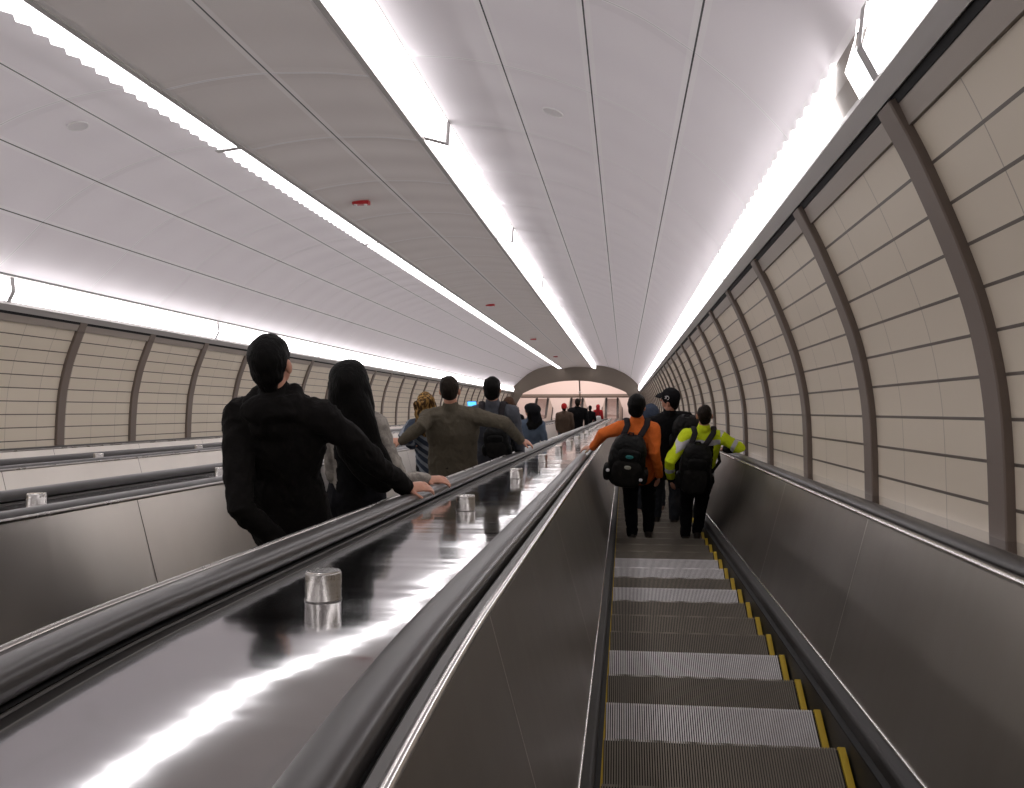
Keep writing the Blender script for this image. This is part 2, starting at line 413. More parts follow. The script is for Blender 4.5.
# level landing (world horizontal) : PW beyond the curve is horizontal
SE = YEND+RHO*SL          # first level point
p0 = PW(0, SE, NP)
zl = p0.z
def LV(x, d, h): return Vector((x, p0.y+d, zl+h))
mb = MB(); mb.quad([LV(-9, .3, -.02), LV(3, .3, -.02), LV(3, 16, -.02), LV(-9, 16, -.02)]); struct(mb.build('floor', M['hallfloor']))
mb = MB(); mb.box((-3.1, p0.y+14.0, zl+3), (6.2, .15, 3.2)); struct(mb.build('wall_end', M['hallwall']))
for nm, x in (('wall_hall_left', -9.1), ('wall_hall_right', 2.9)):
    mb = MB(); mb.box((x, p0.y+6.9, zl+3), (.1, 7.0, 3.2)); struct(mb.build(nm, M['hallwall']))
mb = MB(); mb.box((-3.1, p0.y+6.9, zl+6.2), (6.2, 7.1, .1)); struct(mb.build('ceiling', M['hallwall']))
mb = MB(); mb.box((-3.1, p0.y+4.0, zl+.02), (4.3, .17, .05)); struct(mb.build('trim_18', M['portal']))
hall = bpy.data.lights.new('hall_lamp', 'AREA'); hall.shape = 'RECTANGLE'; hall.size = 9; hall.size_y = 6; hall.energy = 330; hall.color = (1.0, .90, .86)
ho = bpy.data.objects.new('hall_lamp', hall); COL.objects.link(ho); ho.location = LV(-3.1, 6.5, 5.9)
# hall lamp post seen through the arch
t = empty('hall_lamp_post', LV(-3.05, 3.4, 0), 'thin dark pole with a small lamp, standing in the lit hall beyond the arch', 'lamp post')
mb = MB(); mb.lathe([(.05, 0), (.05, 2.0), (.03, 2.02)], lambda x, y, z: (x, y, z), 12); mb.build('pole', M['portal'], t)
mb = MB(); mb.lathe([(.02, .55), (.09, .60), (.10, .70), (.02, .76)], lambda x, y, z: (x, y, z), 12); mb.build('lamp_head', M['white'], t)
# ------------------------------------------------------------------ ceiling lights
def lens_right(mb, y0, y1, mi=0):
    """wall side lens of the outer rows: bent face, with a stepped inner edge"""
    m = max(2, int(round((y1-y0)/.2044))); h = (y1-y0)/m
    for k in range(m):
        a = y0+k*h; b = a+h
        mb.quad([W(1.015, a, 1.27), W(.935, a, 1.43), W(.935, b, 1.43), W(1.015, b, 1.27)], mi=mi)
        mb.quad([W(.935, a, 1.43), W(.955, a, 1.60), W(.985, b, 1.60), W(.935, b, 1.43)], mi=mi)
        mb.quad([W(.955, a, 1.60), W(1.02, a, 1.615), W(1.02, b, 1.615), W(.985, b, 1.60)], mi=1)
        mb.quad([W(.955, a, 1.60), W(.985, a, 1.60), W(1.02, a, 1.615)], mi=1)
def mirror(mb, ox):
    mb.v = [(ox-v[0], v[1], v[2]) for v in mb.v]; mb.f = [f[::-1] for f in mb.f]; mb.uv = [u[::-1] for u in mb.uv]; return mb
def lens_mid(mb, y0, y1, sgn, mi=0):
    """prismatic lens hanging beside the lowered middle panel; sgn +1 = row on its right"""
    X = (lambda x: x) if sgn > 0 else (lambda x: -6.08-x)
    if sgn > 0:
        P = [(-2.045, 2.845), (-1.815, 2.78), (-1.80, 2.995)]
        for q, (a, b) in enumerate(zip(P, P[1:])): mb.quad([W(a[0], y0, a[1]), W(b[0], y0, b[1]), W(b[0], y1, b[1]), W(a[0], y1, a[1])], mi=q)
        mb.quad([W(P[0][0], y0, P[0][1]), W(P[2][0], y0, P[2][1]), W(P[1][0], y0, P[1][1])], mi=mi)
        mb.quad([W(P[0][0], y1, P[0][1]), W(P[1][0], y1, P[1][1]), W(P[2][0], y1, P[2][1])], mi=mi)
    else:
        m = max(2, int(round((y1-y0)/.2044))); h = (y1-y0)/m
        for k in range(m):
            a = y0+k*h; b = a+h
            mb.quad([W(-4.035, a, 2.82), W(-4.035, b, 2.82), W(-4.195, b, 2.80), W(-4.305, a, 2.79)], mi=mi)
            mb.quad([W(-4.305, a, 2.79), W(-4.195, b, 2.80), W(-4.28, b, 3.0), W(-4.37, a, 3.0)], mi=1)
            mb.quad([W(-4.195, a, 2.80), W(-4.305, a, 2.79), W(-4.37, a, 3.0), W(-4.28, a, 3.0)], mi=1)
rows = [('over the near tiled wall', 'R'), ('right of the lowered ceiling panel', 'M'), ('left of the lowered ceiling panel', 'L1'), ('over the far tiled wall', 'L')]
UN = 5.52
for desc, key in rows:
    k = 0; y = 9.2-3*UN
    if key == 'L': y = 9.95-3*UN
    while y < 59.5:
        y1 = min(y+UN, 59.85)
        if y1 > -6.9 and y1-y > .5:
            ya = max(y, -6.9)
            place = 'behind the viewer' if y1 < 0 else ORD[min(k, 25)]+' from near end'
            t = empty('cove_light', W({'R': 1.03, 'M': -1.9, 'L1': -4.1, 'L': -7.28}[key], ya, {'R': 1.3, 'M': 2.95, 'L1': 2.95, 'L': 1.3}[key]))
            tag(t, 'glowing tube light %s, %s' % (desc, place), 'ceiling light', 'tube lights '+desc)
            if y1 >= 0: k += 1
            bs = t.location
            segs = []; s = ya
            while s < y1-.05:
                e = min(s+1.84, y1); segs.append((s+.012, e-.012)); s = e
            if key == 'R':
                ns = []
                for a, b in segs:
                    if a < 4.2 < b: ns += [(a, 3.95), (4.30, b)]
                    else: ns.append((a, b))
                segs = ns
            for a, b in segs:
                mb = MB()
                if key in 'RL' and len(key) == 1:
                    lens_right(mb, a, b)
                    if key == 'L': mirror(mb, -6.26)
                elif key == 'M': lens_mid(mb, a, b, 1)
                else: lens_mid(mb, a, b, -1)
                mb.v = [tuple(Vector(v)-bs) for v in mb.v]
                mb.build('lens', [M['lens'], M['lens_side']], t)
            if key == 'R' and ya < 4.1 < y1:
                mb = MB(); mb.quad([W(1.02, 3.93, 1.30), W(.965, 3.93, 1.43), W(.965, 4.32, 1.43), W(1.02, 4.32, 1.30)]); mb.quad([W(.965, 3.93, 1.43), W(.975, 3.93, 1.59), W(.975, 4.32, 1.59), W(.965, 4.32, 1.43)])
                mb.v = [tuple(Vector(v)-bs) for v in mb.v]; mb.build('backing_plate', M['trimdark'], t)
            # end plate between two fixtures
            mb = MB(); e0, e1 = y1-.018, y1+.018
            if key in 'RL' and len(key) == 1:
                mb.quad([W(1.01, e0-.02, 1.26), W(.925, e0-.02, 1.43), W(.925, e1+.02, 1.43), W(1.01, e1+.02, 1.26)])
                mb.quad([W(.925, e0-.02, 1.43), W(.945, e0-.02, 1.60), W(.945, e1+.02, 1.60), W(.925, e1+.02, 1.43)])
                mb.quad([W(.945, e0, 1.60), W(1.03, e0, 1.62), W(1.03, e1, 1.62), W(.945, e1, 1.60)])
                if key == 'L': mirror(mb, -6.26)
            elif key == 'M':
                P = [(-2.05, 2.84), (-1.80, 2.765), (-1.785, 3.0)]
                for a, b in zip(P, P[1:]): mb.quad([W(a[0], e0-.06, a[1]), W(b[0], e0-.06, b[1]), W(b[0], e1+.04, b[1]), W(a[0], e1+.04, a[1])])
                mb.quad([W(p[0], e0-.03, p[1]) for p in P]); mb.quad([W(p[0], e1+.03, p[1]) for p in P[::-1]])
            else:
                mb.quad([W(-4.03, e0-.03, 2.815), W(-4.03, e1+.03, 2.815), W(-4.32, e1+.03, 2.78), W(-4.32, e0-.03, 2.78)])
            mb.v = [tuple(Vector(v)-bs) for v in mb.v]
            mb.build('end_plate', M['lensgap'], t)
        y += UN
# back reflector of the outer coves is left open where a lens is missing; a round socket shows there
t = empty('lamp_socket', W(1.03, 4.02, 1.38), 'round grey two-pin tube socket in the gap of the near cove light', 'lamp socket')
mb = MB(); nx, nn = -.97, -.21
def sockf(x, y, z): return WD(z*nx+y*(-nn)*1, x, z*nn+y*nx*1)
mb.lathe([(.032, -.01), (.034, .015), (.026, .026)], sockf, 20); mb.build('socket_body', M['trimgrey'], t)
for dx in (-.012, .012):
    mb = MB(); mb.lathe([(.005, .02), (.005, .029)], lambda x, y, z: sockf(x+dx, y, z), 8); mb.build('pin_hole', M['black'], t)
# ------------------------------------------------------------------ small ceiling fittings
def on_vault(prof, x, inset=0):
    for a, b in zip(prof, prof[1:]):
        lo, hi = sorted((a[0], b[0]))
        if lo <= x <= hi:
            f = (x-a[0])/(b[0]-a[0]) if b[0] != a[0] else 0
            n = a[1]+(b[1]-a[1])*f; d = Vector((b[0]-a[0], b[1]-a[1])).normalized()
            nv = Vector((-d.y, d.x)); nv = nv if nv.y < 0 else -nv
            return x, n, d, nv
def disc(x, y, prof, label, r=.105, m='white', nm='access_cover'):
    x, n, d, nv = on_vault(prof, x)
    def f(a, b, c): return WD(d.x*a+nv.x*c, b, d.y*a+nv.y*c)
    t = empty(nm, W(x, y, n), label, 'ceiling cover')
    mb = MB(); mb.lathe([(r, 0), (r, .010), (r*.93, .014), (r*.90, .008)], f, 32); mb.build('rim', M[m], t)
    mb = MB(); mb.lathe([(r*.91, .002), (r*.89, .009)], f, 32); mb.build('cover_plate', M['ceil_flat'], t)
M['ceil_flat'] = mat('cover_paint', (.66, .63, .64), .5)
disc(-.64, 8.32, cr, 'round white flush cover on the ceiling panel above the descending stairs')
disc(-5.42, 8.43, cl, 'round white flush cover on the ceiling panel above the distant lanes')
reds = ['nearest', 'second nearest', 'third nearest', 'farthest']
for i, y in enumerate((12.0, 24.1, 35.8, 47.5)):
    x, n, d, nv = on_vault(cm, -3.55)
    t = empty('fire_strobe', W(x, y, n), 'small red alarm strobe under the lowered ceiling panel, %s of the four' % reds[i], 'alarm', 'red strobes along the middle ceiling panel')
    mb = MB(); mb.box((0, 0, -.025), (.115, .05, .025), fn=lambda a, b, c: WD(a, b, c)); mb.build('housing', M['red'], t)
    for s in (-1, 1):
        mb = MB(); mb.lathe([(.024, -.05), (.022, -.065), (.012, -.072)], lambda a, b, c: WD(a+s*.07, b-.03, c), 10); mb.build('lens', M['white'], t)
# ------------------------------------------------------------------ escalators
CX = [.387, -1.993, -4.373, -6.753]; SOFF = -.008
PITCH = .4619; Y_NOSE0 = 3.80
def step_mesh(light):
    mb = MB(); hw = .488; n = 90; pit = (2*hw-.055)/n
    mb.box((0, -.20, -.045), (hw, .20, .035), mi=1)                 # carrier below the cleats
    mb.box((0, -.010, -.13), (hw-.01, .008, .10), mi=1)
    for k in range(n):
        x = -hw+.020+pit*(k+.5)
        mb.box((x, -.196, -.005), (pit*.27, .198, .0055), mi=0)      # tread cleats
        mb.box((x, .002, -.118), (pit*.27, .005, .110), mi=0)        # riser cleats
    me = mb.mesh('step_tread', [M['step_light'] if light else M['step_dark'], M['step_base']])
    return me
def edge_mesh(side):
    mb = MB(); hw = .488
    if side > 0: 
        mb.box((hw-.013, -.197, -.002), (.014, .199, .008)); mb.box((hw-.013, .004, -.118), (.014, .006, .112))
    else:
        mb.box((-hw+.008, -.197, -.002), (.011, .199, .008)); mb.box((-hw+.008, .004, -.118), (.011, .006, .112))
    return mb.mesh('yellow_edge', [M['yellow']])
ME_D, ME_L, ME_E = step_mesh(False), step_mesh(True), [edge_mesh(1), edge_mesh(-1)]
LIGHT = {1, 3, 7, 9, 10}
def handrail_profile(c, n):
    """flattened C-shaped rubber rail, c = centre"""
    return [(c+.051*math.copysign(abs(math.cos(a))**.75, math.cos(a)), n+.035*math.copysign(abs(math.sin(a))**.8, math.sin(a))) for a in [2*math.pi*k/36 for k in range(36)]]
names = ['escalator nearest the camera, the descending one underfoot', 'escalator lane beside it carrying the man in the black hoodie', 'third escalator lane, empty, between two steel decks', 'escalator lane running along the far tiled wall']
for li, cx in enumerate(CX):
    base = W(cx, 0, NP)
    t = empty('escalator', base, 'stainless steel '+names[li], 'escalator', 'parallel escalators')
    def add(mb, nm, m, smooth=False, label=None):
        mb.v = [tuple(Vector(v)-base) for v in mb.v]; o = mb.build(nm, m, t, smooth)
        if label: o['label'] = label
        return o
    k0, k1 = (-5, 60) if li < 2 else (0, 44)
    if li > 1: k0 = 4
    for k in range(k0, k1):
        yn = Y_NOSE0+PITCH*k + (0 if li == 0 else .17*li)
        dz = -dip(yn) if yn < 2.2 else 0
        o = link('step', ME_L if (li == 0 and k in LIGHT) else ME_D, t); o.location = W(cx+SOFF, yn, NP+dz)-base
        for e in ME_E:
            c = link('yellow_edge', e, o)
    mb = MB()
    yy = Y_NOSE0+PITCH*k1
    while yy < 60.5:
        q = PW(cx, yy, NP)
        mb.box((q.x, q.y-.2, q.z-.1), (.484, .2, .1)); yy += PITCH
    o = add(mb, 'far_steps', M['step_dark']); o['kind'] = 'stuff'
    mb = MB(); q = LV(cx, 0, 0); mb.box((q.x, q.y+.35, q.z-.01), (.5, .6, .02)); add(mb, 'landing_plate', M['cap'])
    mb = MB(); mb.box((q.x, q.y-.28, q.z+.0), (.5, .09, .025)); add(mb, 'comb_plate', M['yellow'], label='yellow comb plate')
    for s in (-1, 1):
        X = lambda u: cx+s*u
        mb = MB(); sweep(mb, [(X(.492), -1.62), (X(.492), -1.20), (X(.53), -1.175)][::s], SAMP_LANE, PW); add(mb, 'skirt_panel', M['skirt'])
        mb = MB(); sweep(mb, [(X(.491), -1.30), (X(.478), -1.285), (X(.474), -1.27), (X(.491), -1.255)], SAMP_LANE, PW, closed=True, caps=True); add(mb, 'skirt_brush', M['brush'])
        mb = MB(); sweep(mb, [(X(.495), -1.245), (X(.520), -1.23), (X(.528), -1.205), (X(.515), -1.19), (X(.49), -1.195)], SAMP_LANE, PW, closed=True, caps=True); add(mb, 'skirt_rail', M['skirt'], True)
        mb = MB()
        sweep(mb, [(X(.53), -1.175), (X(.716), -.486)][::-s], SAMP_LANE, PW, mi=0)
        yj = 2.2 if li == 0 else 2.69
        while yj < 59:
            w = .0035
            a, b = (X(.53-.0015), -1.17), (X(.716-.0015), -.49)
            mb.quad([PW(a[0], yj-w, a[1]), PW(a[0], yj+w, a[1]), PW(b[0], yj+w, b[1]), PW(b[0], yj-w, b[1])], mi=1); yj += 2.12
        add(mb, 'inner_panel', [M['panel_shaded'] if li == 0 else M['panel'], M['joint_light'] if li == 0 else M['joint_dark']])
        mb = MB(); sweep(mb, [(X(.534), -1.178), (X(.526), -1.170), (X(.530), -1.160), (X(.540), -1.166)], SAMP_LANE, PW, closed=True); add(mb, 'lower_bead', M['bright'], True)
        mb = MB(); sweep(mb, [(X(.724), -.497), (X(.710), -.492), (X(.705), -.482), (X(.712), -.473), (X(.726), -.473)], SAMP_LANE, PW, closed=True); add(mb, 'highlight_bead', M['bright'] if li == 0 else M['cap'], True)
        mb = MB(); sweep(mb, [(X(.720), -.480), (X(.748), -.479), (X(.753), -.483), (X(.753), -.53)][::s], SAMP_LANE, PW); add(mb, 'top_cap', M['capdark'])
        mb = MB(); sweep(mb, [(X(.750), -.530), (X(.868), -.530), (X(.868), -.60), (X(.750), -.60)], SAMP_LANE, PW, closed=True); add(mb, 'rail_track', M['groove'])
        mb = MB(); sweep(mb, handrail_profile(X(.822), -.490), SAMP_LANE, PW, closed=True, caps=True); add(mb, 'handrail', M['rubber'], True)
# ------------------------------------------------------------------ decks and their bollards
def deck(x0, x1, label, q=-.525):
    t = empty('deck', W((x0+x1)/2, 0, q), label, 'steel deck', 'steel decks between the escalators'); bs = t.location
    def add(mb, nm, m, smooth=False):
        mb.v = [tuple(Vector(v)-bs) for v in mb.v]; return mb.build(nm, m, t, smooth)
    mb = MB(); sweep(mb, [(x0, q-.06), (x0, q)][::-1], SAMP_LANE, PW); sweep(mb, [(x1, q), (x1, q-.06)][::-1], SAMP_LANE, PW); sweep(mb, [(x0, q), (x1, q)][::-1], SAMP_LANE, PW)
    yj = 1.15+(.9 if x0 < -4 else 0)
    while yj < 59:
        mb.quad([PW(x0+.04, yj-.003, q+.0015), PW(x1-.04, yj-.003, q+.0015), PW(x1-.04, yj+.003, q+.0015), PW(x0+.04, yj+.003, q+.0015)], mi=1); yj += 3.1
    add(mb, 'deck_plate', [M['deck'], M['joint_dark']], True)
    for xx in (x0+.012, x0+.06, x1-.010):
        mb = MB(); sweep(mb, [(xx-.004, q), (xx-.003, q+.0025), (xx+.003, q+.0025), (xx+.004, q)], SAMP_LANE, PW, closed=True); add(mb, 'edge_seam', M['joint_dark'])
deck(CX[1]+.870, CX[0]-.870, 'broad shiny steel deck beside the descending stairs, with a row of round bollards')
deck(CX[2]+.870, CX[1]-.870, 'narrow-looking steel deck behind the hoodie man, second from the camera')
deck(CX[3]+.870, CX[2]-.870, 'distant steel deck nearest the far tiled wall')
for x0, x1, lab in ((CX[0]+.870, 1.455, 'slim polished steel shelf between handrail and the near tiled wall'), (-7.66, CX[3]-.870, 'slim steel shelf at the foot of the far tiled wall')):
    if x1-x0 < .02: continue
    mb = MB(); sweep(mb, [(x0, -.56), (x0, -.490), (x1, -.487)][::-1], SAMP_LANE[:36], PW); o = mb.build('wall_shelf', M['deck']); tag(o, lab, 'shelf')
def bollard_meshes(q):
    def f(a, b, c): return WD(a, b, c)
    mb = MB(); mb.lathe([(.052, .001), (.052, .004), (.0500, .006), (.0500, .074), (.048, .078)], f, 40); a = mb.mesh('bollard_body', [M['cast']], False)
    a.polygons.foreach_set('use_smooth', [len(p.vertices) == 4 for p in a.polygons])
    mb = MB(); mb.lathe([(.0480, .0775), (.0475, .0800), (.0455, .0812)], f, 40); b = mb.mesh('bollard_cap', [M['bright']], False)
    return a, b
BA, BB = bollard_meshes(0)
dd = [(-.836, .17, 25, 'on the deck beside the descending steps'), ((CX[1]+CX[2])/2, .02, 14, 'on the deck behind the hoodie man'), ((CX[2]+CX[3])/2, 2.2, 9, 'on the distant third deck')]
for x, ph, cnt, where in dd:
    for k in range(cnt):
        y = ph+2.3*(k+1)
        dz = -dip(y) if y < 2.2 else 0
        t = empty('bollard', W(x, y, -.525+dz), 'short steel bollard %s, %s in its row' % (where, ORD[k]), 'bollard', 'steel bollards '+where)
        link('body', BA, t); link('cap', BB, t)
# ------------------------------------------------------------------ people
V = Vector
def tube(mb, pts, rad, side=None, seg=14, mi=0):
    """closed tapered tube; rad entries r or (a along side, b across)"""
    pts = [V(p) for p in pts]; rad = [(r, r) if isinstance(r, (int, float)) else r for r in rad]
    def frame(t):
        s = V(side) if side is not None else (V((1, 0, 0)) if abs(t.x) < .8 else V((0, 1, 0)))
        s = (s-t*s.dot(t)).normalized(); return s, t.cross(s)
    rings = []
    n = len(pts); prev = None
    for i in range(n):
        a = pts[max(0, i-1)]; b = pts[min(n-1, i+1)]; t = (b-a).normalized(); ra, rb = rad[i]
        if side is None and prev is not None: s = (prev-t*prev.dot(t)).normalized(); u = t.cross(s)
        else: s, u = frame(t)
        prev = s
        if i == 0:
            m = min(ra, rb)
            for k, f in ((-.85, .45), (-.5, .82)): rings.append((pts[0]+t*k*m, s, u, ra*f, rb*f))
        rings.append((pts[i], s, u, ra, rb))
        if i == n-1:
            m = min(ra, rb)
            for k, f in ((.5, .82), (.85, .45)): rings.append((pts[i]+t*k*m, s, u, ra*f, rb*f))
    i0 = len(mb.v)
    for c, s, u, ra, rb in rings:
        for k in range(seg):
            a = 2*math.pi*k/seg; mb.v.append(tuple(c+s*math.cos(a)*ra+u*math.sin(a)*rb))
    R = len(rings)
    for j in range(R-1):
        for k in range(seg):
            k2 = (k+1) % seg; mb.f.append((i0+j*seg+k, i0+j*seg+k2, i0+(j+1)*seg+k2, i0+(j+1)*seg+k)); mb.uv.append([(0, 0)]*4); mb.mi.append(mi)
    mb.f.append(tuple(i0+k for k in reversed(range(seg)))); mb.uv.append([(0, 0)]*seg); mb.mi.append(mi)
    mb.f.append(tuple(i0+(R-1)*seg+k for k in range(seg))); mb.uv.append([(0, 0)]*seg); mb.mi.append(mi)
def ell(mb, c, r, rot=None, seg=16, rings=10, e=1.0, mi=0):
    """(super)ellipsoid"""
    c = V(c); i0 = len(mb.v)
    sp = lambda w: math.copysign(abs(w)**e, w)
    for j in range(rings+1):
        th = -math.pi/2+math.pi*(j+ (0.04 if j == 0 else (-.04 if j == rings else 0)))/rings
        for k in range(seg):
            a = 2*math.pi*k/seg
            p = V((r[0]*sp(math.cos(th))*sp(math.cos(a)), r[1]*sp(math.cos(th))*sp(math.sin(a)), r[2]*sp(math.sin(th))))
            if rot is not None: p = rot @ p
            mb.v.append(tuple(c+p))
    for j in range(rings):
        for k in range(seg):
            k2 = (k+1) % seg; mb.f.append((i0+j*seg+k, i0+j*seg+k2, i0+(j+1)*seg+k2, i0+(j+1)*seg+k)); mb.uv.append([(0, 0)]*4); mb.mi.append(mi)
    mb.f.append(tuple(i0+k for k in reversed(range(seg)))); mb.uv.append([(0, 0)]*seg); mb.mi.append(mi)
    mb.f.append(tuple(i0+rings*seg+k for k in range(seg))); mb.uv.append([(0, 0)]*seg); mb.mi.append(mi)
def remesh(mb, name, mats, parent, vox, noise_amp=0.0, freq=9.0, smooth=3, paint=None, fold=0.0):
    me = mb.mesh('tmp', []); o = bpy.data.objects.new('tmp', me); COL.objects.link(o)
    m = o.modifiers.new('r', 'REMESH'); m.mode = 'VOXEL'; m.voxel_size = vox
    if smooth:
        m2 = o.modifiers.new('s', 'SMOOTH'); m2.factor = .5; m2.iterations = smooth
    dg = bpy.context.evaluated_depsgraph_get(); dg.update()
    nm = bpy.data.meshes.new_from_object(o.evaluated_get(dg)); nm.name = name
    bpy.data.objects.remove(o); bpy.data.meshes.remove(me)
    if noise_amp or fold:
        nm.update(); N = [v.normal.copy() for v in nm.vertices]
        for v, q in zip(nm.vertices, N):
            d = noise.noise(v.co*freq)*noise_amp
            if fold:
                w = noise.noise(V((v.co.x*7, v.co.y*7, v.co.z*3+v.co.x*4)))
                d += fold*(1-abs(noise.noise(V((v.co.x*9+w, v.co.y*9, v.co.z*15+2*w))))*3.2)
            v.co += q*d
    nm.materials.clear()
    if not isinstance(mats, (list, tuple)): mats = [mats]
    for x in mats: nm.materials.append(x)
    nm.polygons.foreach_set('use_smooth', [True]*len(nm.polygons))
    if paint:
        nm.polygons.foreach_set('material_index', [paint(p.center) for p in nm.polygons])
    nm.update()
    return link(name, nm, parent)
def s2w(p): return WD(p[0], p[1], p[2])
def hand(mb, wrist, d, pn, sc, side_sign, curl=.5):
    """palm, four fingers and a thumb; d finger direction, pn palm normal (towards the held thing)"""
    d = V(d).normalized(); pn = V(pn); pn = (pn-d*pn.dot(d)).normalized(); sd = d.cross(pn)*side_sign  # thumb side
    w = V(wrist)
    tube(mb, [w-d*.02*sc, w+d*.03*sc, w+d*.085*sc], [(.026*sc, .019*sc), (.038*sc, .016*sc), (.040*sc, .014*sc)], side=sd)
    for k, (o, L) in enumerate(((.030, .070), (.010, .080), (-.010, .074), (-.029, .058))):
        b = w+d*.085*sc+sd*o*sc; a = .25+.12*k*.3; L *= sc; p = [b]
        for q, f in enumerate((.42, .32, .26)):
            ang = curl*(.35+.75*q)
            dirn = (d*math.cos(ang)+pn*math.sin(ang)).normalized(); p.append(p[-1]+dirn*L*f)
        tube(mb, p, [.0095*sc, .009*sc, .0082*sc, .0068*sc], seg=8)
    b = w+d*.022*sc+sd*.030*sc
    p = [b, b+(d*.55+sd*.75+pn*.2).normalized()*.034*sc, b+(d*.55+sd*.75+pn*.2).normalized()*.034*sc+(d*.85+sd*.3+pn*.4).normalized()*.030*sc]
    tube(mb, p, [.0125*sc, .0105*sc, .0082*sc], seg=8)
def step_pos(li, k):
    yn = Y_NOSE0+PITCH*k+(0 if li == 0 else .17*li)
    return yn-.12*CS, NP-.12*SN
def person(nm_label, li, k, xf, head, top, legs, hair=None, arms=(None, None), yaw=0, hyaw=0, hpitch=0, vox=.010, ly=0.0, hem=.86, topkw=None, hood=False, collar=True, hat=None, feet_dx=.10, spread=0.0, width=1.0, shoes=None, paint=None, H=None, face=True, extra=None, hy=.0, headscale=1.0, waistk=1.0, armk=1.0):
    ys, nf = step_pos(li, k)
    r = c2s(V((head[0]-PCX, head[1]-PCY, F))); rx, rn = r.x/r.y, r.z/r.y
    Hh = (rn*(ys+ly*CS)-nf-ly*SN)/(CS+rn*SN)
    if H: Hh = H
    yh = ys+ly*CS-Hh*SN; lx = rx*yh-xf
    s = Hh/1.765
    root_loc = W(xf, ys, nf)
    t = empty('person', root_loc, nm_label, 'person')
    Rz = Matrix.Rotation(yaw, 3, 'Z'); Rh = Matrix.Rotation(hyaw, 3, 'Z') @ Matrix.Rotation(hpitch, 3, 'X')
    hip = V((lx*.45, ly*.25, .93*s)); waist = V((lx*.62, ly*.45, 1.08*s)); chest = V((lx*.82, ly*.8, 1.28*s)); neck = V((lx*.95, ly*.97, 1.47*s))
    hc = V((lx, ly+.018*s+hy, 1.635*s)); ax = Rz @ V((1, 0, 0))
    sh = [neck+Rz @ V((sg*.165*s*width, -.005, -.088*s)) for sg in (-1, 1)]
    loc = lambda p: s2w(p)+V((0, 0, Z0))-root_loc      # slope coordinates -> local
    arm_pts = []
    for i, sg in enumerate((-1, 1)):
        A = arms[i]
        if A is None:
            el = sh[i]+V((sg*.045*s, -.02*s, -.29*s)); wr = el+V((sg*.0, .07*s, -.25*s)); d = V((0, .15, -1)); pn = V((-sg, 0, 0)); curl = .45
        else:
            el = loc(A['el']); wr = loc(A['wr']); d = V(A.get('d', (0, 1, -.4))); pn = V(A.get('pn', (0, 0, -1))); curl = A.get('curl', .6)
        arm_pts.append((sh[i], el, wr, d, pn, curl))
    lg = []
    for sg in (-1, 1):
        h0 = hip+V((sg*.088*s, 0, -.03*s)); fx = sg*feet_dx*s
        foot = V((fx, (.035 if (sg > 0) == (k % 2 == 0) else -.03)*s, .085*s)); kn = (h0+foot)/2+V((sg*.01, .035*s, .02))
        lg.append((h0, kn, foot))
    # ---- the body: one continuous skin surface
    mb = MB()
    tube(mb, [hip-V((0, 0, .06*s)), hip, waist, chest, neck-V((0, 0, .05*s)), neck], [(.13*s, .09*s), (.145*s, .10*s), (.12*s, .085*s), (.145*s, .095*s), (.13*s, .07*s), (.06*s, .06*s)], side=ax)
    tube(mb, [neck-V((0, 0, .03*s)), (neck+hc)/2-V((0, .012*s, 0)), hc-V((0, .01, .05*s))], [.060*s, .054*s, .054*s], seg=16)
    q = headscale*s
    ell(mb, hc+Rh @ V((0, -.008*q, .018*q)), (.074*q, .092*q, .098*q), Rh)
    ell(mb, hc+Rh @ V((0, .026*q, -.050*q)), (.056*q, .064*q, .072*q), Rh)
    ell(mb, hc+Rh @ V((0, .070*q, -.088*q)), (.026*q, .022*q, .022*q), Rh)
    tube(mb, [hc+Rh @ V((0, .084*q, .004*q)), hc+Rh @ V((0, .104*q, -.034*q))], [.009*q, .015*q], seg=8)
    ell(mb, hc+Rh @ V((0, .088*q, -.064*q)), (.024*q, .010*q, .010*q), Rh)
    for sg in (-1, 1): ell(mb, hc+Rh @ V((sg*.079*q, -.008*q, -.016*q)), (.012*q, .020*q, .033*q), Rh, seg=10, rings=8)
    for (a, b, c, d, pn, cu), sg in zip(arm_pts, (-1, 1)):
        tube(mb, [a, (a*.5+b*.5), b, b*.5+c*.5, c], [.048*s, .043*s, .037*s, .033*s, .026*s], seg=12)
        hand(mb, c, d, pn, s, -sg, cu)
    for h0, kn, ft in lg:
        tube(mb, [h0, h0*.5+kn*.5, kn, kn*.5+ft*.5, ft], [.078*s, .068*s, .052*s, .050*s, .038*s], seg=12)
        tube(mb, [ft+V((0, -.03*s, -.045*s)), ft+V((0, .06*s, -.05*s)), ft+V((0, .13*s, -.06*s))], [.034*s, (.040*s, .030*s), (.034*s, .018*s)], seg=10)
    remesh(mb, 'body', M['skin'], t, min(vox, .0075) if vox < .012 else vox, smooth=2)
    if vox < .012 and face:
        for sg in (-1, 1):
            mb = MB(); ell(mb, hc+Rh @ V((sg*.030*q, .082*q, .004*q)), (.011*q, .007*q, .008*q), Rh, seg=10, rings=6); mb.build('eye', M['black'], t, True)
    # ---- top garment
    mb = MB(); W_ = width
    hemz = hem*s; hp = V((hip.x-(hip.z-hemz)*0, hip.y, hemz))
    tube(mb, [hp, hip+V((0, 0, .04*s)), waist, chest, chest*.35+neck*.65-V((0, 0, .01*s)), neck-V((0, 0, .025*s)), neck+V((0, -.004, .012*s))],
         [(.178*s*W_, .130*s), (.172*s*W_, .128*s), (.165*s*W_*waistk, .122*s), (.190*s*W_, .132*s), (.178*s*W_, .108*s), (.115*s*W_, .085*s), (.068*s, .066*s)], side=ax, seg=24)
    if collar: tube(mb, [neck-V((0, 0, .02*s)), neck+V((0, -.006*s, .035*s))], [.072*s, (.066*s, .070*s)], side=ax, seg=18)
